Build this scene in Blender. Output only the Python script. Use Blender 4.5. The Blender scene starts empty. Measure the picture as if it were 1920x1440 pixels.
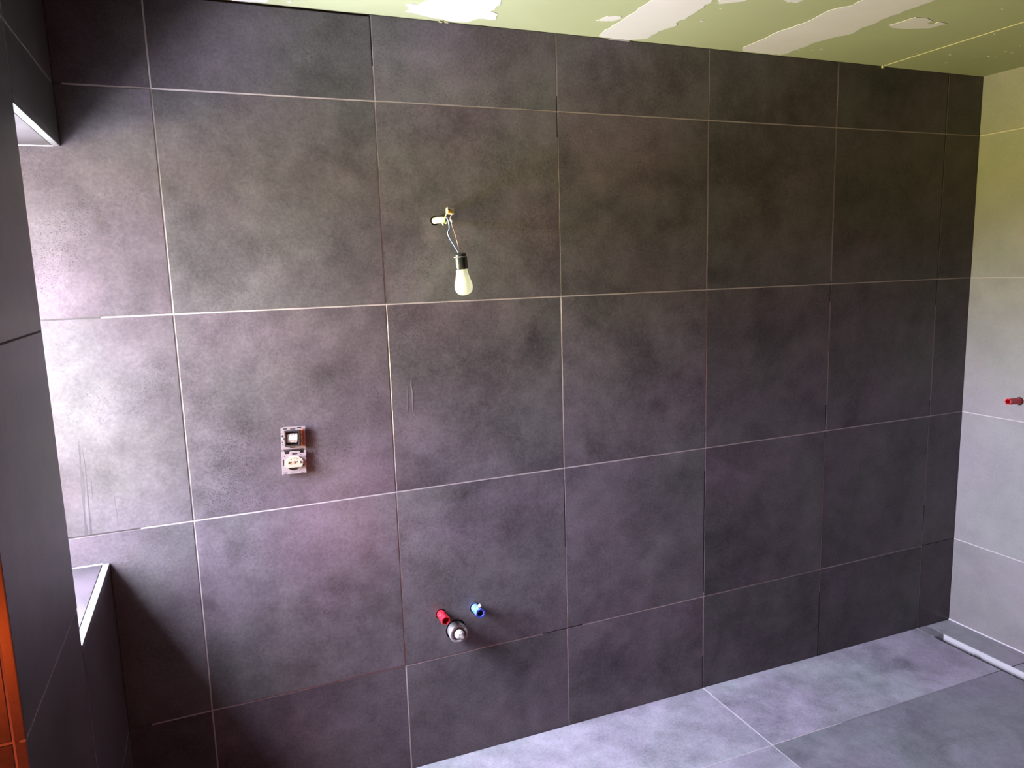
import bpy, bmesh, math, random
from mathutils import Vector, Matrix
random.seed(7)
scene = bpy.context.scene
COL = scene.collection

# ------------------------------------------------------------------ camera
F_PX, YAW, PITCH, ROLL = 1387.2, 0.3865, -0.1533, -0.0301
CAM = Vector((0.3141, -2.2722, 1.6850))
d = Vector((math.sin(YAW) * math.cos(PITCH), math.cos(YAW) * math.cos(PITCH), math.sin(PITCH)))
r0 = Vector((math.cos(YAW), -math.sin(YAW), 0))
u0 = r0.cross(d)
r = math.cos(ROLL) * r0 + math.sin(ROLL) * u0
u = -math.sin(ROLL) * r0 + math.cos(ROLL) * u0
cam_data = bpy.data.cameras.new('camera')
cam_data.sensor_width = 36.0
cam_data.lens = F_PX / 1920 * 36.0
cam_data.clip_start = 0.02
cam = bpy.data.objects.new('camera', cam_data)
m = Matrix((r, u, -d)).transposed().to_4x4()
m.translation = CAM
cam.matrix_world = m
COL.objects.link(cam)
scene.camera = cam

# ------------------------------------------------------------------ exposure
vs = scene.view_settings
vs.view_transform = 'Standard'
vs.look = 'None'
vs.gamma = 1.0
vs.use_curve_mapping = False
vs.exposure = 0.12
scene.cycles.max_bounces = 8

# ------------------------------------------------------------------ world: hazy sky above, green garden below the horizon
SKY_STRENGTH = 510.0
world = bpy.data.worlds.new('daylight')
scene.world = world
world.use_nodes = True
nt = world.node_tree
nt.nodes.clear()
out = nt.nodes.new('ShaderNodeOutputWorld')
bg = nt.nodes.new('ShaderNodeBackground')
tc = nt.nodes.new('ShaderNodeTexCoord')
sep = nt.nodes.new('ShaderNodeSeparateXYZ')
mr = nt.nodes.new('ShaderNodeMapRange')
mr.inputs[1].default_value = -1.0
mr.inputs[2].default_value = 1.0
ramp = nt.nodes.new('ShaderNodeValToRGB')
cr = ramp.color_ramp
# overcast sky, brighter overhead; paved terrace close to the house, olive garden beyond it, pale sky bluer towards the zenith (stops are sin(elevation))
STOPS = [(-1.0, (1.13, 1.12, 1.32)), (-0.72, (1.13, 1.12, 1.32)), (-0.48, (0.58, 0.56, 0.62)), (-0.28, (0.76, 0.67, 0.30)), (-0.12, (0.35, 0.305, 0.030)), (-0.04, (0.345, 0.30, 0.028)),
         (0.06, (0.76, 0.735, 0.88)), (0.30, (0.78, 0.765, 0.94)), (0.58, (0.73, 0.72, 0.90)), (1.0, (1.20, 1.14, 1.36))]
while len(cr.elements) < len(STOPS):
    cr.elements.new(0.5)
for e, (h, c) in zip(cr.elements, STOPS):
    e.position = (h + 1) / 2
for e, (h, c) in zip(cr.elements, STOPS):
    e.color = (*c, 1)
nt.links.new(tc.outputs['Generated'], sep.inputs[0])
nt.links.new(sep.outputs[2], mr.inputs[0])
nt.links.new(mr.outputs[0], ramp.inputs[0])
nt.links.new(ramp.outputs[0], bg.inputs[0])
bg.inputs[1].default_value = SKY_STRENGTH
nt.links.new(bg.outputs[0], out.inputs[0])

# sampling portal in the window opening (emits nothing itself)
pl = bpy.data.lights.new('window_portal', 'AREA')
pl.shape = 'RECTANGLE'
pl.size = 1.14
pl.size_y = 0.52
po = bpy.data.objects.new('window_portal', pl)
po.location = (-0.402, -0.2565, 1.47)
po.rotation_euler = (0, math.radians(-90), 0)
COL.objects.link(po)
pl.cycles.is_portal = True

# warm lamp burning in the part of the room behind the pier
wl = bpy.data.lights.new('warm_lamp_light', 'POINT')
wl.color = (1.0, 0.11, 0.015)
wl.energy = 29.0
wl.shadow_soft_size = 0.05
wo = bpy.data.objects.new('warm_lamp_light', wl)
wo.location = (-0.30, -1.75, 0.85)
COL.objects.link(wo)
# added warm fill low in the room, reddens the dark lower left
hl = bpy.data.lights.new('warm_fill_light', 'POINT')
hl.color = (1.0, 0.30, 0.25)
hl.energy = 27.0
hl.shadow_soft_size = 0.08
ho = bpy.data.objects.new('warm_fill_light', hl)
ho.location = (1.0, -2.25, 0.25)
COL.objects.link(ho)

# ------------------------------------------------------------------ materials
def new_mat(name):
    mt = bpy.data.materials.new(name)
    mt.use_nodes = True
    t = mt.node_tree
    b = t.nodes['Principled BSDF']
    return mt, t, b

def simple(name, col, rough=0.5, metal=0.0, spec=0.5, var=0.0, scale=40.0):
    mt, t, b = new_mat(name)
    b.inputs['Roughness'].default_value = rough
    b.inputs['Metallic'].default_value = metal
    b.inputs['Specular IOR Level'].default_value = spec
    if var > 0:
        co = t.nodes.new('ShaderNodeTexCoord')
        n = t.nodes.new('ShaderNodeTexNoise')
        n.inputs['Scale'].default_value = scale
        n.inputs['Detail'].default_value = 5
        mx = t.nodes.new('ShaderNodeMix')
        mx.data_type = 'RGBA'
        mx.inputs[6].default_value = (*[c * (1 - var) for c in col], 1)
        mx.inputs[7].default_value = (*[min(1, c * (1 + var)) for c in col], 1)
        t.links.new(co.outputs['Object'], n.inputs['Vector'])
        t.links.new(n.outputs['Fac'], mx.inputs[0])
        t.links.new(mx.outputs[2], b.inputs['Base Color'])
    else:
        b.inputs['Base Color'].default_value = (*col, 1)
    return mt

def math_node(t, op, a, bval=None, clamp=False):
    n = t.nodes.new('ShaderNodeMath')
    n.operation = op
    n.use_clamp = clamp
    for i, v in enumerate((a, bval)):
        if v is None:
            continue
        if isinstance(v, (int, float)):
            n.inputs[i].default_value = v
        else:
            t.links.new(v, n.inputs[i])
    return n.outputs[0]

def tile_mat(name, col, contrast=0.22, pits=0.5, rough=0.42, tone=0.06, tint=0.05, cloud=3.2, spec=0.5):
    """concrete-look porcelain: clouds, fine grain, clustered dark pits; every tile shifted by its own random number"""
    mt, t, b = new_mat(name)
    N = t.nodes.new
    L = t.links.new
    b.inputs['Specular IOR Level'].default_value = spec
    co = N('ShaderNodeTexCoord')
    oi = N('ShaderNodeObjectInfo')
    rv = N('ShaderNodeVectorMath')
    rv.operation = 'SCALE'
    rv.inputs[0].default_value = (11.7, 17.3, 23.9)
    L(oi.outputs['Random'], rv.inputs['Scale'])
    add = N('ShaderNodeVectorMath')
    add.operation = 'ADD'
    L(co.outputs['Object'], add.inputs[0])
    L(rv.outputs[0], add.inputs[1])
    v = add.outputs[0]

    def noise(sc, det, ro=0.55, dist=0.0, vec=v):
        n = N('ShaderNodeTexNoise')
        n.inputs['Scale'].default_value = sc
        n.inputs['Detail'].default_value = det
        n.inputs['Roughness'].default_value = ro
        n.inputs['Distortion'].default_value = dist
        L(vec, n.inputs['Vector'])
        return n.outputs['Fac']
    big = noise(cloud, 6, 0.6, 0.4)
    mid = noise(14, 5, 0.6)
    fine = noise(120, 3, 0.6)
    # brightness factor
    f = math_node(t, 'MULTIPLY', math_node(t, 'SUBTRACT', big, 0.5), 4.0 * contrast)
    f2 = math_node(t, 'MULTIPLY', math_node(t, 'SUBTRACT', mid, 0.5), contrast * 2.2)
    f3 = math_node(t, 'MULTIPLY', math_node(t, 'SUBTRACT', fine, 0.5), contrast * 2.2)
    f4 = math_node(t, 'MULTIPLY', math_node(t, 'SUBTRACT', oi.outputs['Random'], 0.5), tone * 2)
    s = math_node(t, 'ADD', math_node(t, 'ADD', f, f2), math_node(t, 'ADD', f3, f4))
    s = math_node(t, 'ADD', s, 1.0)
    # pits, gathered in patches
    mask = noise(4.5, 5, 0.65, 0.5)
    mask = math_node(t, 'MULTIPLY', math_node(t, 'SUBTRACT', mask, 0.46), 6.0, True)
    pn = noise(320, 1, 0.5)
    pn = math_node(t, 'MULTIPLY', math_node(t, 'SUBTRACT', pn, 0.55), 6.0, True)
    pit = math_node(t, 'MULTIPLY', math_node(t, 'MULTIPLY', pn, mask), pits)
    s = math_node(t, 'MULTIPLY', s, math_node(t, 'SUBTRACT', 1.0, pit))
    # slight drift of hue between patches
    hue = noise(2.2, 3, 0.5)
    mx = N('ShaderNodeMix')
    mx.data_type = 'RGBA'
    mx.inputs[6].default_value = (col[0] * (1 - tint), col[1] * (1 + tint), col[2] * (1 - tint * 0.5), 1)
    mx.inputs[7].default_value = (col[0] * (1 + tint), col[1] * (1 - tint), col[2] * (1 + tint), 1)
    hf = math_node(t, 'ADD', math_node(t, 'MULTIPLY', math_node(t, 'SUBTRACT', hue, 0.5), 3.0), 0.5, True)
    L(hf, mx.inputs[0])
    sc = N('ShaderNodeVectorMath')
    sc.operation = 'SCALE'
    L(mx.outputs[2], sc.inputs[0])
    sc2 = N('ShaderNodeVectorMath')
    sc2.operation = 'MULTIPLY'
    L(s, sc.inputs['Scale'])
    L(sc.outputs[0], sc2.inputs[0])
    L(oi.outputs['Color'], sc2.inputs[1])
    sc = sc2
    L(sc.outputs[0], b.inputs['Base Color'])
    b.inputs['Roughness'].default_value = rough
    return mt

M = {}
M['tile'] = tile_mat('anthracite_porcelain', (0.0440, 0.0405, 0.0455), contrast=0.46, pits=0.70, tint=0.045, rough=0.32, spec=0.30)
M['tile_side'] = tile_mat('light_grey_porcelain', (0.094, 0.0915, 0.093), contrast=0.16, pits=0.12, tint=0.03)
M['tile_floor'] = tile_mat('grey_floor_porcelain', (0.146, 0.144, 0.172), contrast=0.36, pits=0.1, tone=0.10, cloud=4.5)
M['grout'] = simple('light_grout', (0.200, 0.183, 0.186), 0.85, var=0.22, scale=25)
M['grout_floor'] = simple('floor_grout', (0.215, 0.205, 0.225), 0.85, var=0.15, scale=25)
M['grout_grey'] = simple('grey_floor_grout', (0.10, 0.098, 0.112), 0.85, var=0.15, scale=25)
M['grout_dark'] = simple('bare_or_shaded_joint', (0.014, 0.012, 0.013), 0.9, var=0.3, scale=60)
M['mortar'] = simple('tile_mortar', (0.03, 0.027, 0.027), 0.95, var=0.3)
M['render'] = simple('bare_cement_render', (0.18, 0.16, 0.15), 0.9, var=0.15, scale=8)
M['board'] = simple('green_plasterboard', (0.134, 0.150, 0.080), 0.75, var=0.10, scale=3.5)
M['filler'] = simple('joint_filler', (0.225, 0.223, 0.215), 0.85, var=0.06, scale=9)
M['board_edge'] = simple('board_paper_edge', (0.17, 0.162, 0.09), 0.8, var=0.1)
M['sill'] = simple('pale_sill_slab', (0.34, 0.34, 0.355), 0.35, var=0.05, scale=12)
M['alu'] = simple('brushed_aluminium', (0.11, 0.11, 0.115), 0.35, metal=0.6)
M['white_pvc'] = simple('white_window_plastic', (0.60, 0.60, 0.60), 0.35)
M['silicone'] = simple('white_silicone', (0.24, 0.23, 0.25), 0.5)
M['steel'] = simple('pale_steel', (0.29, 0.29, 0.31), 0.4, metal=0.25)
M['red'] = simple('red_plastic', (0.34, 0.006, 0.014), 0.35)
M['blue'] = simple('blue_plastic', (0.008, 0.025, 0.32), 0.35)
M['blue_pale'] = simple('pale_blue_plastic', (0.055, 0.11, 0.33), 0.35)
M['grey_pl'] = simple('grey_pipe_plastic', (0.105, 0.105, 0.107), 0.4)
M['white_pl'] = simple('white_plastic', (0.21, 0.208, 0.205), 0.45)
M['rubber'] = simple('black_rubber', (0.015, 0.015, 0.016), 0.6)
M['bulb'] = simple('opal_bulb_glass', (0.24, 0.255, 0.215), 0.25)
M['black_pl'] = simple('glossy_black_plastic', (0.006, 0.008, 0.007), 0.22)
M['cable'] = simple('white_cable_sheath', (0.165, 0.16, 0.145), 0.5)
M['wire_blue'] = simple('blue_wire_insulation', (0.055, 0.095, 0.24), 0.4)
M['wire_brown'] = simple('pale_brown_wire_insulation', (0.17, 0.13, 0.12), 0.45)
M['wire_earth'] = simple('green_wire_insulation', (0.12, 0.21, 0.035), 0.45)
M['wire_copper'] = simple('orange_wire', (0.22, 0.13, 0.05), 0.45)
M['clamp_white'] = simple('cream_clamp_plastic', (0.24, 0.235, 0.185), 0.4)
M['clamp_yellow'] = simple('yellow_clamp_plastic', (0.26, 0.17, 0.015), 0.4)
M['zinc'] = simple('zinc_plate', (0.170, 0.152, 0.162), 0.4, metal=0.3)
M['dark_pl'] = simple('dark_plastic', (0.006, 0.0055, 0.006), 0.45)
M['ceramic'] = simple('cream_ceramic', (0.185, 0.168, 0.135), 0.4)
M['switch_white'] = simple('white_switch_plastic', (0.20, 0.20, 0.198), 0.35)
M['copper'] = simple('orange_copper_part', (0.16, 0.045, 0.016), 0.35, metal=0.4)
M['brass'] = simple('brass', (0.28, 0.20, 0.09), 0.35, metal=0.8)
M['damp'] = simple('damp_porcelain', (0.030, 0.029, 0.032), 0.45, spec=0.12)
M['smear'] = simple('dried_grout_smear', (0.064, 0.060, 0.065), 0.8)
# clear pane: passes light straight through, mirrors a little at its surface
bt_ = M['bulb'].node_tree
btr = bt_.nodes.new('ShaderNodeBsdfTranslucent')
btr.inputs[0].default_value = (0.72, 0.745, 0.68, 1)
bmx = bt_.nodes.new('ShaderNodeMixShader')
bmx.inputs[0].default_value = 0.45
bt_.links.new(bt_.nodes['Principled BSDF'].outputs[0], bmx.inputs[1])
bt_.links.new(btr.outputs[0], bmx.inputs[2])
bt_.links.new(bmx.outputs[0], bt_.nodes['Material Output'].inputs[0])
mt, t, b = new_mat('window_glass')
t.nodes.remove(b)
tr = t.nodes.new('ShaderNodeBsdfTransparent')
gl = t.nodes.new('ShaderNodeBsdfGlossy')
gl.inputs['Roughness'].default_value = 0.02
fr = t.nodes.new('ShaderNodeFresnel')
fr.inputs[0].default_value = 1.45
mx = t.nodes.new('ShaderNodeMixShader')
geo = t.nodes.new('ShaderNodeNewGeometry')
front = t.nodes.new('ShaderNodeMath')
front.operation = 'SUBTRACT'
front.inputs[0].default_value = 1.0
t.links.new(geo.outputs['Backfacing'], front.inputs[1])
ff = t.nodes.new('ShaderNodeMath')
ff.operation = 'MULTIPLY'
t.links.new(fr.outputs[0], ff.inputs[0])
t.links.new(front.outputs[0], ff.inputs[1])
t.links.new(ff.outputs[0], mx.inputs[0])
t.links.new(tr.outputs[0], mx.inputs[1])
t.links.new(gl.outputs[0], mx.inputs[2])
t.links.new(mx.outputs[0], t.nodes['Material Output'].inputs[0])
M['glass'] = mt

# ------------------------------------------------------------------ helpers
def link(name, me, mat, parent=None, mw=None, smooth=False):
    if mat is not None and not me.materials:
        me.materials.append(M[mat] if isinstance(mat, str) else mat)
    o = bpy.data.objects.new(name, me)
    COL.objects.link(o)
    if mw is not None:
        o.matrix_world = mw
    if parent is not None:
        o.parent = parent
        o.matrix_parent_inverse = parent.matrix_basis.inverted()
    if smooth:
        for p in me.polygons:
            p.use_smooth = True
    return o

def from_bm(name, bm, mat, parent=None, mw=None, smooth=False):
    bmesh.ops.recalc_face_normals(bm, faces=bm.faces)
    me = bpy.data.meshes.new(name)
    bm.to_mesh(me)
    bm.free()
    return link(name, me, mat, parent, mw, smooth)

def bm_box(bm, x0, x1, y0, y1, z0, z1):
    v = [bm.verts.new((x, y, z)) for x in (x0, x1) for y in (y0, y1) for z in (z0, z1)]
    for f in ((0, 1, 3, 2), (4, 6, 7, 5), (0, 4, 5, 1), (2, 3, 7, 6), (0, 2, 6, 4), (1, 5, 7, 3)):
        bm.faces.new([v[i] for i in f])

def boxes(name, bl, mat, parent=None, bevel=0.0, mw=None):
    bm = bmesh.new()
    for bx in bl:
        bm_box(bm, *bx)
    if bevel > 0:
        bmesh.ops.bevel(bm, geom=bm.edges[:], offset=bevel, segments=2, affect='EDGES')
    return from_bm(name, bm, mat, parent, mw)

def struct(o):
    o['kind'] = 'structure'
    return o

def thing(name, label, cat, loc, group=None):
    o = bpy.data.objects.new(name, None)
    COL.objects.link(o)
    o.empty_display_size = 0.05
    o.location = loc
    o['label'] = label
    o['category'] = cat
    if group:
        o['group'] = group
    return o

def axes(U, V, origin):
    U = Vector(U)
    V = Vector(V)
    n = U.cross(V)
    mm = Matrix((U, V, n)).transposed().to_4x4()
    mm.translation = Vector(origin)
    return mm

TILE_T = 0.009
_tile_cache = {}
def tile_mesh(w, h, mat):
    key = (round(w, 4), round(h, 4), mat)
    if key in _tile_cache:
        return _tile_cache[key]
    a, b2, c = w / 2, h / 2, 0.0009
    vs_ = []
    for (ww, hh, n) in ((a - c, b2 - c, 0), (a, b2, -c), (a, b2, -TILE_T)):
        vs_ += [(-ww, -hh, n), (ww, -hh, n), (ww, hh, n), (-ww, hh, n)]
    fs = [(0, 1, 2, 3), (11, 10, 9, 8)]
    for k in (0, 4):
        for i in range(4):
            j = (i + 1) % 4
            fs.append((k + i, k + 4 + i, k + 4 + j, k + j))
    me = bpy.data.meshes.new('tile')
    me.from_pydata(vs_, [], fs)
    me.materials.append(M[mat])
    _tile_cache[key] = me
    return me

def fill_plate(outer, holes, thick, front=0.0):
    """plate in local (u, v), front at n = front, outline and holes given as point lists"""
    bm = bmesh.new()
    for lp in [outer] + holes:
        vv = [bm.verts.new((p[0], p[1], front)) for p in lp]
        for i in range(len(vv)):
            bm.edges.new((vv[i], vv[(i + 1) % len(vv)]))
    bmesh.ops.triangle_fill(bm, edges=bm.edges[:], use_beauty=True, use_dissolve=False, normal=(0, 0, 1))
    ex = bmesh.ops.extrude_face_region(bm, geom=bm.faces[:])
    bmesh.ops.translate(bm, verts=[e for e in ex['geom'] if isinstance(e, bmesh.types.BMVert)], vec=(0, 0, -thick))
    return bm

def circ(cx, cy, rad, n=20):
    return [(cx + rad * math.cos(2 * math.pi * i / n), cy + rad * math.sin(2 * math.pi * i / n)) for i in range(n)]

def rect(x0, x1, y0, y1):
    return [(x0, y0), (x1, y0), (x1, y1), (x0, y1)]

def place_tile(parent, plane, u_0, u_1, v_0, v_1, mat, gap=0.004, holes=None, wob=1.0):
    """plane: function (u, v) -> world point; with axes"""
    U, V, org = plane
    w, h = u_1 - u_0 - gap, v_1 - v_0 - gap
    uc, vc = (u_0 + u_1) / 2, (v_0 + v_1) / 2
    pos = Vector(org) + Vector(U) * uc + Vector(V) * vc
    mw = axes(U, V, pos)
    off = -random.uniform(0, 0.0005) * wob
    mw = mw @ Matrix.Translation((0, 0, off)) @ Matrix.Rotation(random.uniform(-.0012, .0012) * wob, 4, 'X') @ Matrix.Rotation(random.uniform(-.0012, .0012) * wob, 4, 'Y')
    if holes:
        bm = fill_plate(rect(-w / 2, w / 2, -h / 2, h / 2), [circ(a - uc, b2 - vc, rr) for a, b2, rr in holes], TILE_T)
        return from_bm('tile', bm, mat, parent, mw)
    return link('tile', tile_mesh(w, h, mat), None, parent, mw)

def lathe(name, prof, mat, parent=None, mw=None, n=28, smooth=True, angle=None):
    """profile of (radius, height) about local z"""
    bm = bmesh.new()
    rings = []
    for rad, z in prof:
        if rad < 1e-6:
            rings.append([bm.verts.new((0, 0, z))])
        else:
            rings.append([bm.verts.new((rad * math.cos(2 * math.pi * i / n), rad * math.sin(2 * math.pi * i / n), z)) for i in range(n)])
    for a, b2 in zip(rings, rings[1:]):
        for i in range(n):
            j = (i + 1) % n
            if len(a) == 1 and len(b2) == 1:
                continue
            if len(a) == 1:
                bm.faces.new((a[0], b2[i], b2[j]))
            elif len(b2) == 1:
                bm.faces.new((a[i], a[j], b2[0]))
            else:
                bm.faces.new((a[i], a[j], b2[j], b2[i]))
    return from_bm(name, bm, mat, parent, mw, smooth)

def tube(name, pts, rad, mat, parent=None, n=10, sub=6):
    """smooth round tube through world points"""
    P = [Vector(p) for p in pts]
    path = []
    for i in range(len(P) - 1):
        p0 = P[max(i - 1, 0)]
        p1, p2 = P[i], P[i + 1]
        p3 = P[min(i + 2, len(P) - 1)]
        for k in range(sub):
            s = k / sub
            path.append(0.5 * ((2 * p1) + (p2 - p0) * s + (2 * p0 - 5 * p1 + 4 * p2 - p3) * s * s + (3 * p1 - p0 - 3 * p2 + p3) * s ** 3))
    path.append(P[-1])
    bm = bmesh.new()
    rings = []
    ref = Vector((0.3, 1, 0.2)).normalized()
    for i, p in enumerate(path):
        tg = (path[min(i + 1, len(path) - 1)] - path[max(i - 1, 0)]).normalized()
        a = tg.cross(ref)
        if a.length < 1e-3:
            a = tg.cross(Vector((1, 0, 0)))
        a.normalize()
        b2 = tg.cross(a)
        rings.append([bm.verts.new(p + rad * (math.cos(2 * math.pi * k / n) * a + math.sin(2 * math.pi * k / n) * b2)) for k in range(n)])
    for a, b2 in zip(rings, rings[1:]):
        for i in range(n):
            j = (i + 1) % n
            bm.faces.new((a[i], a[j], b2[j], b2[i]))
    bm.faces.new(rings[0])
    bm.faces.new(list(reversed(rings[-1])))
    return from_bm(name, bm, mat, parent, None, True)

def look_matrix(origin, zdir, xhint=(1, 0, 0)):
    z = Vector(zdir).normalized()
    x = Vector(xhint)
    x = (x - z * x.dot(z)).normalized()
    y = z.cross(x)
    mm = Matrix((x, y, z)).transposed().to_4x4()
    mm.translation = Vector(origin)
    return mm

# ------------------------------------------------------------------ room dimensions
XR = 3.432                       # right wall
ZC = 2.433                       # ceiling
ROWS = [-0.03, 0.39, 0.99, 1.59, 2.19, ZC - 0.001]
COLS = [-0.374, 0.226, 0.826, 1.426, 2.026, 2.626, 3.226, XR]
WZ0, WZ1, WY = 0.903, 2.035, -0.513   # window opening: sill, head, near jamb
PIER = -1.013                    # free end of the left wall
XO, YB = -1.7, -3.3              # far side of the room part behind the pier, wall behind the camera
def fz(x):                       # the floor falls gently to the shower drain
    return 0.007 - 0.0083 * (x - 1.426)

BACK = ((1, 0, 0), (0, 0, 1), (0, 0, 0))
LEFT = ((0, 1, 0), (0, 0, 1), (0, 0, 0))
RIGHT = ((0, -1, 0), (0, 0, 1), (XR, 0, 0))
PIERF = ((1, 0, 0), (0, 0, 1), (0, PIER, 0))

def grout_line(parent, plane, u_0, u_1, v_0, v_1, mat, depth=0.0012):
    U, V, org = plane
    mw = axes(U, V, Vector(org) + Vector(U) * (u_0 + u_1) / 2 + Vector(V) * (v_0 + v_1) / 2)
    a, b2 = (u_1 - u_0) / 2, (v_1 - v_0) / 2
    return boxes('grout_line', [(-a, a, -b2, b2, -TILE_T, -depth)], mat, parent, 0, mw)

G = 0.0021
# ------------------------------------------------------------------ wall_back: the big dark wall
wall_back = struct(boxes('wall_back', [(-0.40, XR + 0.2, TILE_T + 0.0002, 0.25, -0.15, ZC + 0.12)], 'mortar'))
PIPES = {'red': (0.9555, 0.545), 'blue': (1.0775, 0.542), 'drain': (1.0055, 0.479)}
HOLE = (0.9955, 1.843)
for i in range(len(COLS) - 1):
    for j in range(len(ROWS) - 1):
        holes = None
        if i == 2 and j == 1:
            holes = [(PIPES['red'][0], PIPES['red'][1], 0.0185), (PIPES['blue'][0], PIPES['blue'][1], 0.0185), (PIPES['drain'][0], PIPES['drain'][1], 0.036)]
        if i == 2 and j == 3:
            holes = [(HOLE[0], HOLE[1], 0.0145)]
        top = ROWS[j + 1]
        if j == 4:
            top += 0.002 if i != 1 else -0.004
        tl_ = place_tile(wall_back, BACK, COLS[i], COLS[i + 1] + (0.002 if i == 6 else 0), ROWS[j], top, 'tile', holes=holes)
        k = (0.90, 1.00, 1.16, 1.22, 0.96, 0.90, 0.86)[i] * random.uniform(0.97, 1.03)   # own step at one joint, plus window light falloff evened out in colour
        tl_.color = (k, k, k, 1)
# horizontal joints (x ranges: light or dark grout)
for z, segs in ((2.19, [(-0.374, 0.02, 'grout_dark'), (0.02, 2.70, 'grout'), (2.70, XR, 'grout')]),
                (1.59, [(-0.374, 0.048, 'grout_dark'), (0.048, XR, 'grout')]),
                (0.99, [(-0.374, 0.088, 'grout_dark'), (0.088, XR, 'grout')]),
                (0.39, [(-0.374, 0.06, 'grout_dark'), (0.06, 1.33, 'grout'), (1.33, 1.49, 'grout_dark'), (1.49, 3.226, 'grout'), (3.226, XR, 'grout_dark')])):  # dark left end and middle piece: shade put into the grout colour
    for a, b2, mm in segs:
        grout_line(wall_back, BACK, a, b2, z - G, z + G, mm)
R0, R1, R2, R3, R4, R5 = ROWS
VJ = {1: [(R0, R5, 'grout')],
      2: [(R0, R4, 'grout'), (R4, 2.29, 'grout'), (2.29, R5, 'grout_dark')],
      3: [(R0, 0.70, 'grout'), (0.70, 0.95, 'grout_dark'), (0.95, 2.11, 'grout'), (2.11, 2.24, 'grout_dark'), (2.24, R5, 'grout')],
      4: [(R0, 0.14, 'grout_dark'), (0.14, 0.41, 'grout'), (0.41, 0.90, 'grout_dark'), (0.90, 1.02, 'grout'), (1.02, 1.075, 'grout_dark'), (1.075, R5, 'grout')],
      5: [(R0, 0.29, 'grout_dark'), (0.29, 0.96, 'grout'), (0.96, 1.10, 'grout_dark'), (1.10, 1.52, 'grout'), (1.52, 1.60, 'grout_dark'), (1.60, R5, 'grout')],
      6: [(R0, 0.46, 'grout'), (0.46, 0.58, 'grout_dark'), (0.58, 0.99, 'grout'), (0.99, 1.06, 'grout_dark'), (1.06, 1.48, 'grout'), (1.48, R5, 'grout_dark')]}
for i, segs in VJ.items():
    for a, b2, mm in segs:
        # cut out the crossings with the horizontal joints
        cuts = [a] + [z for z in ROWS[1:5] if a < z < b2] + [b2]
        for k in range(len(cuts) - 1):
            lo = cuts[k] + (G if any(abs(cuts[k] - z) < 1e-6 for z in ROWS[1:5]) else 0)
            hi = cuts[k + 1] - (G if any(abs(cuts[k + 1] - z) < 1e-6 for z in ROWS[1:5]) else 0)
            grout_line(wall_back, BACK, COLS[i] - G, COLS[i] + G, lo, hi, mm)

# ------------------------------------------------------------------ wall_left: window beside the corner, pier, free end
T0 = -TILE_T - 0.0002
wall_left = struct(boxes('wall_left', [(-0.40, T0, WY, 0.009, -0.15, WZ0 - 0.02),
                                       (-0.40, T0, WY, 0.009, WZ1 + 0.02, ZC + 0.12),
                                       (-0.40, T0, PIER + 0.0095, WY - 0.0095, -0.15, ZC + 0.12)], 'mortar'))
for j in range(5):
    top = ROWS[j + 1] + (0.002 if j == 4 else 0)
    place_tile(wall_left, LEFT, PIER + 0.0, WY, ROWS[j], top, 'tile')
place_tile(wall_left, LEFT, WY, 0.0, R0, R1, 'tile')
place_tile(wall_left, LEFT, WY, 0.0, R1, WZ0 - 0.001, 'tile')
place_tile(wall_left, LEFT, WY, 0.0, R4, R5 + 0.002, 'tile')
place_tile(wall_left, LEFT, WY, 0.0, WZ1 + 0.001, R4, 'tile')
for z, y1, mm in ((2.19, 0.0, 'grout'), (1.59, WY, 'grout_dark'), (0.99, WY, 'grout'), (0.39, 0.0, 'grout')):
    grout_line(wall_left, LEFT, PIER, y1, z - G, z + G, mm)
for a, b2 in ((R0, WZ0 - 0.01), (WZ1 + 0.01, R5)):
    grout_line(wall_left, LEFT, WY - G, WY + G, a, b2, 'grout_dark')
# corner bead between the two walls
boxes('corner_joint', [(0.0, 0.0022, -0.0022, 0.0, -0.02, WZ0 - 0.01), (0.0, 0.0022, -0.0022, 0.0, WZ1 + 0.01, ZC - 0.005)], 'grout_dark', wall_left)
# free end of the wall: edge profile, joint, cut tiles
boxes('edge_profile', [(-0.0155, -0.001, PIER + 0.0005, PIER + 0.009, -0.02, ZC - 0.003)], 'tile', wall_left, 0.0008)
for j in range(5):
    for a, b2 in ((-0.40, -0.017),):
        place_tile(wall_left, PIERF, a, b2, ROWS[j], ROWS[j + 1] + (0.002 if j == 4 else 0), 'tile')
grout_line(wall_left, PIERF, -0.0185, -0.0155, R0, R5, 'grout')
for z in ROWS[1:5]:
    grout_line(wall_left, PIERF, -0.40, -0.0185, z - G, z + G, 'grout')
# near jamb of the window, facing the corner
JAMB = ((-1, 0, 0), (0, 0, 1), (0, WY, 0))
place_tile(wall_left, JAMB, 0.0, 0.374, WZ0, 1.59, 'tile')
place_tile(wall_left, JAMB, 0.0, 0.374, 1.59, WZ1, 'tile')
# sill and head slabs with metal edge strips
sill_o = boxes('window_sill', [(-0.335, -0.0185, WY + 0.002, -0.003, WZ0 - 0.018, WZ0)], 'tile', wall_left, 0.0006)
boxes('sill_edge_strip', [(-0.0165, 0.0005, WY, -0.0005, WZ0 - 0.018, WZ0 + 0.0008)], 'alu', wall_left, 0.0006)
boxes('sill_joint', [(-0.335, -0.0165, -0.003, -0.0002, WZ0 - 0.004, WZ0 + 0.002)], 'silicone', wall_left)
head_o = boxes('window_head', [(-0.335, -0.0185, WY + 0.002, -0.003, WZ1, WZ1 + 0.018)], 'tile', wall_left, 0.0006)
boxes('head_edge_strip', [(-0.0165, 0.0005, WY, -0.0005, WZ1 - 0.0008, WZ1 + 0.018)], 'alu', wall_left, 0.0006)
boxes('head_joint', [(-0.335, -0.0165, -0.003, -0.0002, WZ1 - 0.002, WZ1 + 0.004)], 'silicone', wall_left)

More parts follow.
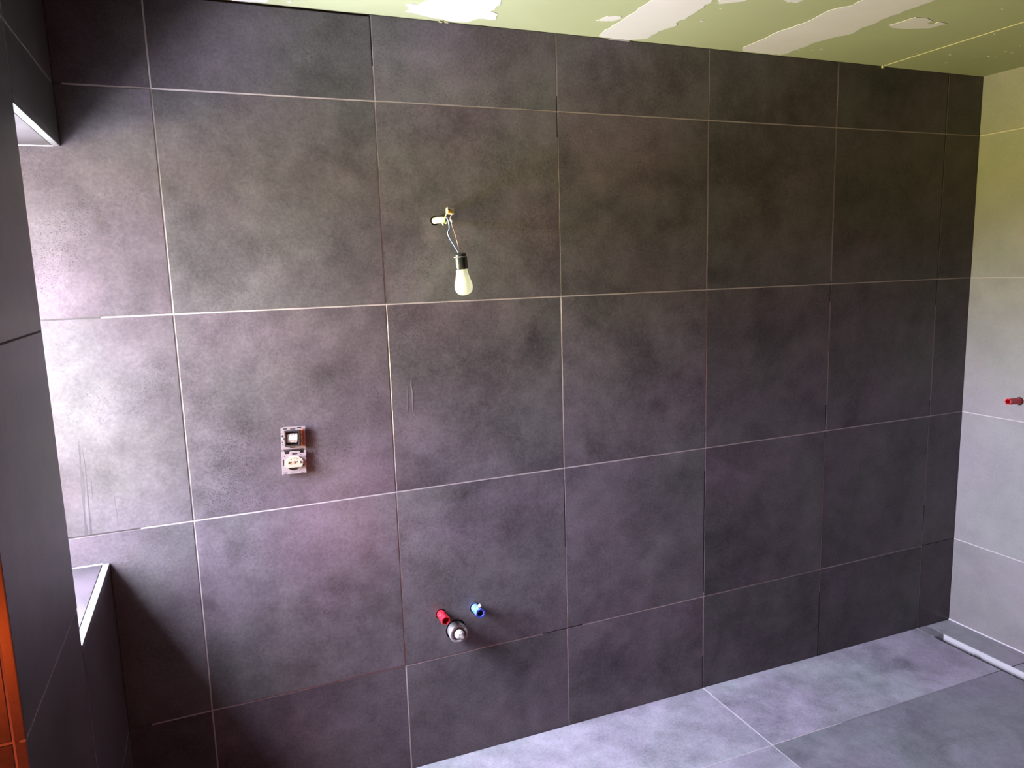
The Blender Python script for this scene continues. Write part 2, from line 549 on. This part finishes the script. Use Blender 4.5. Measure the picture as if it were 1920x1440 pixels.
sill_o.color = (0.4, 0.4, 0.4, 1)
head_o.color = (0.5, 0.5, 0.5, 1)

# ------------------------------------------------------------------ window_1
window = bpy.data.objects.new('window_1', None)
window.location = (-0.41, -0.2565, WZ0)
COL.objects.link(window)
struct(window)
def ring_frame(name, x0, x1, y0, y1, z0, z1, wd, mat):
    return boxes(name, [(x0, x1, y0, y1, z0, z0 + wd), (x0, x1, y0, y1, z1 - wd, z1),
                        (x0, x1, y0, y0 + wd, z0 + wd, z1 - wd), (x0, x1, y1 - wd, y1, z0 + wd, z1 - wd)], mat, window, 0)
ring_frame('window_frame', -0.399, -0.336, WY + 0.001, -0.001, WZ0 + 0.001, WZ1 - 0.001, 0.034, 'white_pvc')
ring_frame('sash', -0.393, -0.330, WY + 0.022, -0.020, WZ0 + 0.022, WZ1 - 0.022, 0.040, 'white_pvc')
boxes('pane', [(-0.364, -0.360, WY + 0.056, -0.054, WZ0 + 0.056, WZ1 - 0.056)], 'glass', window)
boxes('handle', [(-0.330, -0.322, WY + 0.03, WY + 0.054, 1.44, 1.50), (-0.323, -0.296, WY + 0.036, WY + 0.05, 1.465, 1.48), (-0.308, -0.296, WY + 0.034, WY + 0.052, 1.35, 1.48)], 'white_pvc', window, 0.002)

# ------------------------------------------------------------------ wall_right
wall_right = struct(boxes('wall_right', [(XR + TILE_T + 0.0002, XR + 0.2, YB - 0.2, 0.009, -0.15, ZC + 0.12)], 'mortar'))
RY = [0.0, 0.6, 1.2, 1.8, 2.4, 3.0, -YB]
HOLE_R = (0.252, 1.077)
for i in range(len(RY) - 1):
    for j in range(5):
        place_tile(wall_right, RIGHT, RY[i] - (0.002 if i == 0 else 0), RY[i + 1], ROWS[j], ROWS[j + 1] + (0.002 if j == 4 else 0), 'tile_side',
                   holes=[(HOLE_R[0], HOLE_R[1], 0.017)] if (i, j) == (0, 2) else None)
for z in ROWS[1:5]:
    grout_line(wall_right, RIGHT, 0.0, -YB, z - G, z + G, 'grout')
for yv in RY[1:-1]:
    for k in range(5):
        grout_line(wall_right, RIGHT, yv - G, yv + G, ROWS[k] + (G if k else 0), ROWS[k + 1] - (G if k < 4 else 0), 'grout')
boxes('foot_seal', [(XR - 0.0025, XR - 0.0002, YB, -0.002, fz(XR) - 0.004, fz(XR) + 0.006)], 'silicone', wall_right)

# ------------------------------------------------------------------ walls behind the camera
struct(boxes('wall_front', [(XO - 0.2, XR + 0.2, YB - 0.2, YB, -0.15, ZC + 0.12)], 'render'))
struct(boxes('wall_annex', [(XO - 0.2, XO, YB, PIER + 0.2, -0.15, ZC + 0.12)], 'render'))
struct(boxes('wall_annex_end', [(XO, -0.401, PIER, PIER + 0.2, -0.15, ZC + 0.12)], 'render'))

# ------------------------------------------------------------------ floor
bm = bmesh.new()
bm_box(bm, XO, 3.205, YB, 0.009, -0.15, -TILE_T - 0.0003)
bm_box(bm, 3.205, 3.295, -0.085, 0.009, -0.15, -TILE_T - 0.0003)
bm_box(bm, 3.205, 3.295, YB, -0.085, -0.15, -0.075)
bm_box(bm, 3.295, XR + 0.009, YB, 0.009, -0.15, -TILE_T - 0.0003)
for v in bm.verts:
    if v.co.z > -0.1:
        v.co.z += fz(v.co.x)
floor = struct(from_bm('floor', bm, 'mortar'))
sl = math.atan(0.0083)
FX = (math.cos(sl), 0, -math.sin(sl))
FLOOR = (FX, (0, 1, 0), (0, 0, fz(0)))
CH0, CH1 = 3.217, 3.283          # the drain trough
xs = [XO, -0.974 + 0.6, 0.826, 2.026, CH0 + 0.0015]
ys = [0.0, -0.4, -1.0, -1.6, -2.2, -2.8, YB]
for i in range(len(xs) - 1):
    for j in range(len(ys) - 1):
        if xs[i + 1] < 0 and j < 2:
            continue
        x0 = xs[i]
        y1, y0 = ys[j], ys[j + 1]
        if i == 1 and j < 2:
            x0 = 0.0
        if i == 0 and j == 2:
            y1 = PIER - 0.001
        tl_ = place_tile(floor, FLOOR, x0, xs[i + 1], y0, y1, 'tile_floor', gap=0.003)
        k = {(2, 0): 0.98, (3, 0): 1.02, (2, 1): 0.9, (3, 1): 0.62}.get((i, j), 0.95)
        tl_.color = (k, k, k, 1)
place_tile(floor, FLOOR, CH1, XR, -0.4, 0.0, 'tile_floor', gap=0.003).color = (0.85, 0.82, 0.80, 1)
place_tile(floor, FLOOR, CH0 + 0.002, CH1 + 0.0008, -0.088, 0.0, 'tile_floor', gap=0.001).color = (0.9, 0.87, 0.85, 1)
for a, b2 in ((-1.0, -0.4), (-1.6, -1.0), (-2.2, -1.6), (-2.8, -2.2), (YB, -2.8)):
    place_tile(floor, FLOOR, CH1, XR, a, b2, 'tile_floor', gap=0.003)
for xv in xs[1:-1]:
    if xv > 0:
        for k in range(len(ys) - 1):
            grout_line(floor, FLOOR, xv - 0.0016, xv + 0.0016, ys[k + 1] + 0.0016, ys[k] - 0.0016, 'grout_floor', 0.0006)
for yv in ys[1:-1]:
    grout_line(floor, FLOOR, 0.01, 2.35, yv - 0.0016, yv + 0.0016, 'grout_floor', 0.0006)
    grout_line(floor, FLOOR, 2.35, 3.10, yv - 0.0016, yv + 0.0016, 'grout_grey', 0.0006)
    grout_line(floor, FLOOR, 3.10, CH0 - 0.002, yv - 0.0016, yv + 0.0016, 'grout_dark', 0.002)
    grout_line(floor, FLOOR, CH1 + 0.002, XR - 0.001, yv - 0.0016, yv + 0.0016, 'grout_dark', 0.004)

# ------------------------------------------------------------------ ceiling: boards, filled joints, patches
ceiling = struct(boxes('ceiling', [(-0.40, XR + 0.2, YB - 0.2, 0.25, ZC + 0.0127, ZC + 0.12), (XO - 0.2, -0.40, YB - 0.2, PIER + 0.2, ZC + 0.0127, ZC + 0.12)], 'render'))
JX = [XO, -1.35, -0.75, -0.15, 0.45, 1.05, 1.65, 2.25, 2.853, XR + 0.007]
for i in range(len(JX) - 1):
    x0, x1 = JX[i], JX[i + 1]
    low = 0.0015 if i == len(JX) - 2 else 0.0
    y1 = 0.0085
    if x1 < -0.2:
        y1 = PIER - 0.001
    if i == 3:
        x0 = 0.001
        boxes('plasterboard', [(JX[i] + 0.001, -0.001, YB, PIER - 0.001, ZC - low, ZC + 0.0125)], 'board', ceiling)
    boxes('plasterboard', [(x0 + 0.001, x1 - 0.001, YB, y1, ZC - low, ZC + 0.0125)], 'board', ceiling, 0.0004)
# paper edge of the lower board
boxes('board_edge', [(2.8512, 2.8545, YB, -0.001, ZC - 0.0024, ZC + 0.0)], 'board_edge', ceiling, 0.0006)

def patch(name, pts, thick=0.0012, rag=0.006, seg=0.018, amp=None):
    """flat trowelled patch on the ceiling with a ragged edge"""
    P = [Vector(p) for p in pts]
    outl = []
    for i in range(len(P)):
        a, b2 = P[i], P[(i + 1) % len(P)]
        n = max(1, int((b2 - a).length / seg))
        nrm = Vector((-(b2 - a).y, (b2 - a).x)).normalized() if (b2 - a).length > 0 else Vector((0, 0))
        for k in range(n):
            q = a.lerp(b2, k / n)
            if k:
                q = q + nrm * random.uniform(-rag, rag)
            outl.append((q.x, min(q.y, -0.0005)))
    bm = fill_plate(outl, [], thick, 0.0)
    for v in bm.verts:
        v.co.z = ZC - (0.0002 if v.co.z < -thick / 2 else thick) 
    return from_bm(name, bm, 'filler', ceiling)

s1 = [(0.96, -0.161), (0.94, -0.12), (0.903, -0.109), (0.921, -0.089), (0.92, -0.051), (0.998, -0.03), (1.082, -0.012), (1.119, -0.019), (1.14, -0.058), (1.196, -0.064), (1.183, -0.114), (1.154, -0.13), (1.161, -0.188), (1.151, -0.221)]
s1 += [(1.15, -0.6), (1.16, -1.4), (1.15, -2.2), (1.14, -3.0), (0.95, -3.0), (0.94, -2.2), (0.95, -1.4), (0.955, -0.6)]
s2 = [(1.562, -0.35), (1.564, -0.302), (1.567, -0.201), (1.566, -0.119), (1.574, -0.033), (1.578, -0.014), (1.635, -0.003), (1.691, -0.002), (1.715, -0.018), (1.746, -0.038), (1.741, -0.113), (1.762, -0.188), (1.748, -0.202), (1.748, -0.266), (1.747, -0.305), (1.732, -0.403)]
s2 += [(1.74, -1.0), (1.75, -2.0), (1.74, -3.0), (1.56, -3.0), (1.55, -2.0), (1.56, -1.0)]
s3 = [(2.161, -0.532), (2.17, -0.494), (2.136, -0.447), (2.148, -0.34), (2.131, -0.239), (2.136, -0.11), (2.134, -0.047), (2.163, -0.012), (2.331, -0.008), (2.345, -0.028), (2.341, -0.101), (2.348, -0.187), (2.361, -0.231), (2.391, -0.287), (2.371, -0.343), (2.377, -0.375), (2.366, -0.425), (2.369, -0.525), (2.374, -0.603)]
s3 += [(2.36, -1.2), (2.35, -2.0), (2.36, -3.0), (2.15, -3.0), (2.14, -2.0), (2.16, -1.2)]
s0 = [(0.442, -0.032), (0.445, -0.004), (0.466, -0.001), (0.487, -0.001), (0.538, -0.012), (0.556, -0.058), (0.55, -0.5), (0.56, -1.5), (0.55, -3.0), (0.36, -3.0), (0.35, -1.5), (0.36, -0.5), (0.38, -0.10)]
for s in (s0, s1, s2, s3):
    patch('joint_filler_strip', s)
heart = [(2.439, -0.388), (2.448, -0.42), (2.455, -0.474), (2.502, -0.478), (2.54, -0.466), (2.55, -0.439), (2.574, -0.441), (2.572, -0.464), (2.615, -0.459), (2.601, -0.406), (2.537, -0.381), (2.471, -0.373)]
patch('filler_patch', heart, rag=0.002)['label'] = 'heart-shaped dab of white filler'
patch('filler_patch', [(1.937, -0.467), (1.959, -0.454), (1.964, -0.463), (1.986, -0.457), (1.989, -0.475), (1.985, -0.53), (1.94, -0.52)], rag=0.003, seg=0.01)
patch('filler_patch', [(1.749, -0.408), (1.77, -0.383), (1.798, -0.405), (1.828, -0.428), (1.81, -0.49), (1.76, -0.48)], rag=0.003)
patch('filler_patch', [(1.494, -0.148), (1.509, -0.193), (1.548, -0.205), (1.562, -0.191), (1.55, -0.165), (1.526, -0.150)], rag=0.005, seg=0.008)
for (x, y) in [(0.596, -0.035), (1.744, -0.094), (1.816, -0.241), (1.801, -0.351), (2.407, -0.091), (2.429, -0.111), (2.971, -0.199), (3.141, -0.291), (3.182, -0.289), (2.883, -0.43), (3.117, -0.36), (3.061, -0.113), (3.085, -0.218), (3.142, -0.227), (2.831, -0.173), (2.659, -0.612), (3.175, -0.229), (2.362, -0.078)]:
    n = 9
    a0, rx, ry = random.uniform(0, 3), random.uniform(0.004, 0.011), random.uniform(0.003, 0.007)
    patch('filler_dab', [(x + rx * math.cos(6.283 * k / n) * random.uniform(.6, 1), y + ry * math.sin(6.283 * k / n) * random.uniform(.6, 1)) for k in range(n)], thick=0.0022 if x > 2.855 else 0.0009, rag=0)
# torn paper and plaster crumb over the tiles
boxes('plaster_crumb', [(1.035, 1.046, -0.007, -0.0005, ZC - 0.005, ZC), (1.052, 1.066, -0.006, -0.0005, ZC - 0.004, ZC)], 'board_edge', ceiling, 0.0012)
boxes('plaster_crumb', [(2.845, 2.856, -0.009, -0.0008, ZC - 0.009, ZC)], 'board_edge', ceiling, 0.001)
boxes('plaster_crumb', [(1.62, 1.70, -0.004, -0.0008, ZC - 0.0045, ZC)], 'filler', ceiling, 0.001)

# ------------------------------------------------------------------ shower drain trough
drain = thing('shower_drain_channel', 'pale metal linear drain trough sunk in the floor along the light wall', 'drain', (3.25, -1.0, -0.07))
z0 = fz(3.25)
YD0, YD1 = -0.0895, -2.6
boxes('far_side', [(CH1 - 0.0025, CH1 - 0.0005, YD1, YD0, -0.07 + z0, z0 - 0.0008)], 'steel', drain, 0)
boxes('near_side', [(CH0 + 0.0005, CH0 + 0.0025, YD1, YD0, -0.07 + z0, z0 - 0.008)], 'steel', drain, 0)
boxes('bottom', [(CH0 + 0.0005, CH1 - 0.0005, YD1, YD0, -0.073 + z0, -0.07 + z0)], 'steel', drain, 0)
boxes('end_wall', [(CH0 + 0.0025, CH1 - 0.0025, YD0 - 0.002, YD0, -0.07 + z0, z0 - 0.001)], 'tile_floor', drain, 0)
boxes('end_wall', [(CH0 + 0.0025, CH1 - 0.0025, YD1, YD1 + 0.002, -0.07 + z0, z0 - 0.004)], 'mortar', drain, 0)
bm = bmesh.new()
yy = -0.10
while yy > -0.9:
    w = random.uniform(0.004, 0.014)
    if random.random() < 0.55:
        k = random.uniform(0.0015, 0.004)
        bm_box(bm, CH0 - 0.0005, CH0 + k, yy - w, yy, z0 - 0.009, z0 - 0.0005)
    yy -= w + random.uniform(0.004, 0.02)
for yc in (-0.245, -0.262, -0.455):
    bm_box(bm, CH0 - 0.004, CH0 + 0.004, yc - 0.007, yc + 0.005, z0 - 0.004, z0 + 0.003)
bmesh.ops.bevel(bm, geom=bm.edges[:], offset=0.0007, segments=1, affect='EDGES')
cr_ = from_bm('sealant_crumbs', bm, 'rubber', drain)
cr_['kind'] = 'stuff'

# ------------------------------------------------------------------ pipe stubs on the dark wall
def plug(name, label, base, axis, dia, length, mat, mat_in, rim_mat=None, cat='pipe plug'):
    """screwed plastic plug: round collar, hexagonal socketed head"""
    t_ = thing(name, label, cat, base)
    mw = look_matrix(base, axis, (0.9, 0, 0.3) if abs(axis[0]) < 0.5 else (0, 1, 0.2))
    rad = dia / 2
    lathe('collar', [(0, 0.0), (rad * 1.02, 0.0), (rad * 1.02, length * 0.50), (rad * 0.95, length * 0.52), (0, length * 0.52)], mat, t_, mw, 24, False)
    bm = bmesh.new()
    # hexagonal head with a deep hexagonal socket
    n = 6
    def ring(rr, z):
        return [bm.verts.new((rr * math.cos(math.pi * 2 * i / n + 0.3), rr * math.sin(math.pi * 2 * i / n + 0.3), z)) for i in range(n)]
    A, B, C2, D2 = ring(rad * 0.98, length * 0.5), ring(rad * 1.08, length), ring(rad * 0.86, length), ring(rad * 0.80, length * 0.62)
    for p, q in ((A, B), (B, C2), (C2, D2)):
        for i in range(n):
            j = (i + 1) % n
            bm.faces.new((p[i], p[j], q[j], q[i]))
    bm.faces.new(A)
    head = from_bm('head', bm, mat, t_, mw)
    lathe('socket_bottom', [(0, length * 0.60), (rad * 0.79, length * 0.60), (rad * 0.79, length * 0.64), (0, length * 0.64)], mat_in, head, mw, 6, False)
    return t_, mw

plug('hot_water_plug', 'red plastic plug on the left water stub below the hanging bulb', (PIPES['red'][0], 0.0085, PIPES['red'][1]), (0.03, -1, -0.03), 0.029, 0.058, 'red', 'red')
bt, bmw = plug('cold_water_plug', 'blue plastic plug on the right water stub', (PIPES['blue'][0], 0.0085, PIPES['blue'][1]), (0.03, -1, 0.02), 0.029, 0.058, 'blue_pale', 'blue')
lathe('head_rim', [(0.0137, 0.0582), (0.0162, 0.0582), (0.0162, 0.0560), (0.0160, 0.0530), (0.0166, 0.0530), (0.0168, 0.0588), (0.0137, 0.0588), (0.0137, 0.0582)], 'blue', bt, bmw, 6, False)
lathe('white_seal', [(0, -0.002), (0.006, 0), (0.0075, 0.004), (0.006, 0.008), (0, 0.010)], 'white_pl', bt, look_matrix((1.083, -0.032, 0.5585), (0.2, -0.3, 1)), 14)
plug('shower_water_plug', 'red plastic plug sticking out of the light wall', (XR + 0.0085, -HOLE_R[0], HOLE_R[1]), (-1, 0.0, 0.06), 0.027, 0.082, 'red', 'red')

gp = thing('waste_pipe', 'grey waste pipe socket stopped with white plug under the water stubs', 'pipe', (PIPES['drain'][0], 0.0085, PIPES['drain'][1]))
gmw = look_matrix((PIPES['drain'][0], 0.0088, PIPES['drain'][1]), (0.0, -1, 0.02))
lathe('pipe_socket', [(0.024, 0.0), (0.0305, 0.0), (0.0305, 0.030), (0.0325, 0.031), (0.0325, 0.043), (0.0310, 0.045), (0.0240, 0.045), (0.0225, 0.043), (0.0225, 0.004), (0.024, 0.0)], 'grey_pl', gp, gmw, 36)
lathe('rubber_ring', [(0.0170, 0.0040), (0.0224, 0.0040), (0.0224, 0.040), (0.0205, 0.0415), (0.0182, 0.040), (0.0170, 0.036), (0.0170, 0.0040)], 'grey_pl', gp, gmw, 32)
wp = lathe('plug', [(0, 0.006), (0.0160, 0.006), (0.0165, 0.046), (0.0150, 0.053), (0.009, 0.057), (0, 0.058)], 'white_pl', gp, gmw, 24)
boxes('plug_fold', [(-0.004, 0.012, -0.016, 0.013, 0.046, 0.063)], 'white_pl', wp, 0.005, gmw @ Matrix.Rotation(0.35, 4, 'Z'))

# ------------------------------------------------------------------ hanging bulb
hb = thing('hanging_light_bulb', 'opal bulb in black socket hanging from cable stub in the dark wall', 'light bulb', (HOLE[0], 0.0, HOLE[1]))
tube('cable_sheath', [(HOLE[0], 0.0088, HOLE[1]), (0.9955, -0.04, 1.842), (0.996, -0.085, 1.839), (0.9975, -0.115, 1.835)], 0.0098, 'cable', hb, 16)
tube('sheath_tail', [(0.9965, -0.112, 1.843), (1.000, -0.135, 1.838), (1.0055, -0.145, 1.829)], 0.0042, 'cable', hb, 10)
tube('blue_wire', [(0.991, -0.112, 1.838), (0.9925, -0.135, 1.840), (0.9945, -0.142, 1.830), (0.9965, -0.142, 1.811), (0.9906, -0.142, 1.799), (0.9964, -0.142, 1.7819), (1.0119, -0.141, 1.7567), (1.0250, -0.140, 1.7340)], 0.0019, 'wire_blue', hb)
tube('brown_wire', [(1.0078, -0.139, 1.8530), (1.0022, -0.139, 1.8375), (1.0093, -0.139, 1.8112), (1.018, -0.138, 1.7832), (1.025, -0.138, 1.7518), (1.0275, -0.139, 1.7340)], 0.0015, 'wire_brown', hb)
tube('feed_wire', [(0.9960, -0.110, 1.838), (0.9885, -0.128, 1.843), (0.9920, -0.139, 1.8550)], 0.0016, 'wire_copper', hb)
tube('earth_wire', [(0.992, -0.110, 1.836), (0.989, -0.130, 1.838), (0.9845, -0.137, 1.830), (0.9800, -0.135, 1.8265)], 0.0036, 'wire_earth', hb)
tube('earth_wire_end', [(0.9812, -0.135, 1.831), (0.9790, -0.136, 1.826), (0.9805, -0.137, 1.8205)], 0.0026, 'wire_earth', hb)
cmw = look_matrix((1.0016, -0.139, 1.8612), (0.1, -1, 0.25), (1, 0, -0.12))
cl = boxes('wire_clamp', [(-0.0115, 0.0115, -0.009, 0.009, -0.006, 0.006)], 'clamp_white', hb, 0.0014, cmw)
boxes('clamp_lever', [(-0.0095, 0.0055, -0.0088, 0.0005, 0.005, 0.0078)], 'clamp_yellow', cl, 0.0008, cmw)
boxes('clamp_slot', [(-0.0085, -0.0005, 0.0012, 0.0032, 0.0055, 0.0063)], 'dark_pl', cl, 0, cmw)
ax = Vector((1.0372, -0.138, 1.6150)) - Vector((1.0262, -0.14, 1.7393))
smw = look_matrix((1.0262, -0.140, 1.7393), ax)
sk = lathe('lamp_socket', [(0, 0.0), (0.008, 0.0), (0.0155, 0.0015), (0.0182, 0.005), (0.0182, 0.0105), (0.0170, 0.0115), (0.0170, 0.0125), (0.0195, 0.0135), (0.0198, 0.0150), (0.0200, 0.047), (0.0190, 0.0488), (0.0155, 0.0488), (0, 0.0488)], 'black_pl', hb, smw, 32)
lathe('socket_ring', [(0.0183, 0.0108), (0.0196, 0.0110), (0.0198, 0.0126), (0.0183, 0.0128), (0.0183, 0.0108)], 'zinc', sk, smw, 32)
lathe('bulb', [(0, 0.0475), (0.0150, 0.0475), (0.0172, 0.0495), (0.0178, 0.058), (0.0195, 0.068), (0.0228, 0.080), (0.0258, 0.090), (0.0272, 0.099), (0.0268, 0.107), (0.0245, 0.1145), (0.0200, 0.1205), (0.0135, 0.1245), (0.0065, 0.1262), (0, 0.1266)], 'bulb', hb, smw, 36)

# ------------------------------------------------------------------ switch and socket inserts
ROT = Matrix.Rotation(math.radians(2.4), 4, 'Y')
def insert_matrix(x, z):
    base = axes((1, 0, 0), (0, 0, 1), (x, 0, z))
    return base @ Matrix.Rotation(math.radians(-2.4), 4, 'Z')
def slot(x0, x1, y0, y1):
    return rect(x0, x1, y0, y1)

smw1 = insert_matrix(0.5212, 1.2035)
sw = thing('light_switch_insert', 'uncovered light switch mechanism in metal plate, above the power socket', 'switch', smw1.translation)
outer = [(-.0355, -.0345), (-.0300, -.0345), (-.0300, -.0325), (.0295, -.0325), (.0295, -.0345), (.0350, -.0345), (.0355, .0350), (.0300, .0355), (-.0290, .0355), (-.0290, .0340), (-.0355, .0345)]
holes = [rect(-.0258, .0250, -.0235, .0248), slot(-.0285, -.0165, .0278, .0318), slot(-.0085, .0070, .0268, .0300), slot(.0120, .0245, .0292, .0330),
         circ(-.0305, .0085, .0034, 10), circ(-.0315, .0160, .0016, 8), circ(-.0318, -.0100, .0018, 8), circ(-.0310, -.0180, .0020, 8), slot(-.0100, .0060, -.0292, -.0262)]
pl1 = from_bm('mounting_plate', fill_plate(outer, holes, 0.0012, 0.0062), 'zinc', sw, smw1)
boxes('box_shade_plate', [(-.0335, .0335, -.0335, .0345, 0.0001, 0.0006)], 'dark_pl', sw, 0, smw1)  # thin dark plate, paints the shade of the recess seen through the slots
boxes('housing', [(-.0240, .0240, -.0220, .0235, 0.0007, 0.0050)], 'dark_pl', sw, 0, smw1)
bm = fill_plate(rect(-.0255, .0180, -.0230, .0245), [rect(-.0222, .0148, -.0185, .0212)], 0.008, 0.0140)
fr_ = from_bm('frame', bm, 'dark_pl', sw, smw1)
md = boxes('contact_block', [(-.0205, .0125, -.0125, .0160, 0.0050, 0.0115)], 'switch_white', sw, 0.0022, smw1)
boxes('contact_step', [(-.0130, .0125, -.0040, .0150, 0.0115, 0.0132)], 'switch_white', md, 0.0012, smw1)
for (x, y) in ((-.0125, .0125), (-.0050, .0125), (.0030, .0125), (-.0105, -.0070), (.0035, -.0075)):
    lathe('terminal_hole', [(0, 0), (0.0014, 0), (0.0014, 0.0004), (0, 0.0004)], 'dark_pl', md, smw1 @ Matrix.Translation((x, y, 0.0131 if y > 0 else 0.0114)), 10, False)
boxes('claw_block', [(.0195, .0262, -.0220, .0240, 0.0060, 0.0125)], 'copper', sw, 0.0012, smw1)
for y in (.0110, -.0010, -.0110):
    boxes('claw_gap', [(.0200, .0258, y - .0024, y + .0024, 0.0122, 0.0130)], 'dark_pl', sw, 0, smw1)
boxes('claw_leg', [(.0275, .0325, -.0260, .0280, 0.0003, 0.0070)], 'copper', sw, 0.0006, smw1)
lathe('claw_screw', [(0, 0), (0.0032, 0), (0.0034, 0.001), (0.0025, 0.0028), (0, 0.003)], 'switch_white', sw, smw1 @ Matrix.Translation((-.0300, .0010, .0062)), 14)

smw2 = insert_matrix(0.5180, 1.1310)
so = thing('power_socket_insert', 'uncovered power socket mechanism with cream ceramic core, below the light switch', 'power socket', smw2.translation)
outer = [(-.0355, -.0360), (-.0310, -.0360), (-.0310, -.0340), (-.0200, -.0340), (-.0200, -.0360), (.0190, -.0360), (.0190, -.0345), (.0300, -.0345), (.0300, -.0360), (.0350, -.0360), (.0355, -.0240), (.0330, -.0240), (.0330, -.0180), (.0360, -.0180), (.0360, .0120), (.0330, .0120), (.0330, .0170), (.0360, .0170), (.0360, .0350), (.0300, .0350), (.0300, .0265), (.0190, .0265), (.0165, .0335), (-.0110, .0335), (-.0135, .0260), (-.0245, .0260), (-.0275, .0350), (-.0355, .0350)]
holes = [circ(0, -.004, .0218, 28), slot(-.0050, .0110, .0232, .0268), slot(.0185, .0225, .0205, .0225), slot(-.0325, -.0285, -.0100, .0090), circ(-.0265, .0190, .0018, 8), circ(-.0320, .0170, .0012, 8),
         circ(-.0320, -.0260, .0013, 8), circ(-.0315, -.0310, .0013, 8), circ(.0275, -.0110, .0020, 8), slot(-.0270, -.0190, -.0300, -.0285), slot(-.0090, .0070, -.0315, -.0300), circ(.0165, -.0270, .0012, 8), circ(.0255, -.0220, .0010, 8)]
from_bm('mounting_plate', fill_plate(outer, holes, 0.0012, 0.0080), 'zinc', so, smw2)
boxes('box_shade_plate', [(-.0335, .0335, -.0340, .0350, 0.0001, 0.0006)], 'dark_pl', so, 0, smw2)  # dark plate again, recess shade as colour behind the cutouts
lathe('housing', [(0, 0.0007), (0.0235, 0.0003), (0.0235, 0.0060), (0, 0.0060)], 'dark_pl', so, smw2 @ Matrix.Translation((0, -.002, 0)), 28, False)
core = [(-.0225, -.0155), (.0205, -.0155), (.0250, -.0090), (.0265, .0010), (.0225, .0110), (.0180, .0120), (.0135, .0175), (-.0100, .0175), (-.0150, .0120), (-.0215, .0095), (-.0250, .0010), (-.0248, -.0090)]
cb = from_bm('ceramic_core', fill_plate(core, [circ(-.0085, .0015, .0018, 10), circ(.0090, .0015, .0018, 10)], 0.0070, 0.0130), 'ceramic', so, smw2)
for (x, y) in ((-.0090, .0110), (.0000, .0135), (.0085, .0110)):
    lathe('terminal_hole', [(0, 0), (0.0013, 0), (0.0013, 0.0003), (0, 0.0003)], 'dark_pl', cb, smw2 @ Matrix.Translation((x, y, 0.0130)), 10, False)
boxes('earth_bracket', [(-.0018, .0022, -.0040, .0040, 0.0130, 0.0140)], 'brass', cb, 0.0004, smw2)
lathe('screw', [(0, 0), (0.0034, 0), (0.0036, 0.0008), (0.0028, 0.002), (0, 0.0022)], 'zinc', cb, smw2 @ Matrix.Translation((.0165, .0000, .0130)), 14)
lathe('screw', [(0, 0), (0.0030, 0), (0.0032, 0.0008), (0.0024, 0.002), (0, 0.0022)], 'brass', cb, smw2 @ Matrix.Translation((-.0165, .0000, .0130)), 14)
boxes('claw_leg', [(.0300, .0340, -.0280, .0280, 0.0003, 0.0068)], 'zinc', so, 0.0005, smw2)
boxes('claw_leg', [(-.0345, -.0305, -.0300, .0280, 0.0003, 0.0068)], 'zinc', so, 0.0005, smw2)

# ------------------------------------------------------------------ damp streaks and a dried smear on the dark wall
def streak(name, pts, mat, lift=0.00025):
    """thin film on the wall: centre line points (x, z, half width)"""
    L_, R_ = [], []
    for x, z, w in pts:
        L_.append((x - w, z))
        R_.append((x + w, z))
    bm = fill_plate(L_ + R_[::-1], [], lift, lift)
    return from_bm(name, bm, mat, wall_back, axes((1, 0, 0), (0, 0, 1), (0, 0, 0)))
streak('damp_streak', [(-.0385, 1.258, .0004), (-.0405, 1.235, .0013), (-.0400, 1.215, .0021), (-.0425, 1.190, .0012), (-.0415, 1.165, .0030), (-.0432, 1.140, .0040), (-.0425, 1.118, .0046), (-.0448, 1.095, .0026), (-.0462, 1.065, .0016), (-.0470, 1.035, .0019), (-.0468, 1.012, .0034), (-.0475, .994, .0048)], 'damp')
streak('damp_streak', [(-.0335, 1.240, .0004), (-.0322, 1.215, .0012), (-.0310, 1.190, .0009), (-.0318, 1.160, .0015), (-.0325, 1.130, .0010), (-.0332, 1.100, .0016), (-.0345, 1.065, .0011), (-.0355, 1.030, .0018), (-.0362, .994, .0030)], 'damp')
streak('damp_streak', [(-.0215, 1.150, .0003), (-.0210, 1.125, .0010), (-.0222, 1.095, .0003)], 'damp')
streak('damp_streak', [(.0300, 1.108, .0002), (.0310, 1.080, .0006), (.0325, 1.040, .0005), (.0330, 1.010, .0003)], 'damp')
streak('grout_smear', [(.8935, 1.352, .0010), (.8925, 1.330, .0022), (.8960, 1.300, .0030), (.8950, 1.275, .0018), (.8930, 1.240, .0004)], 'smear')
streak('grout_smear', [(.8800, 1.330, .0003), (.8790, 1.290, .0012), (.8770, 1.240, .0003)], 'smear')
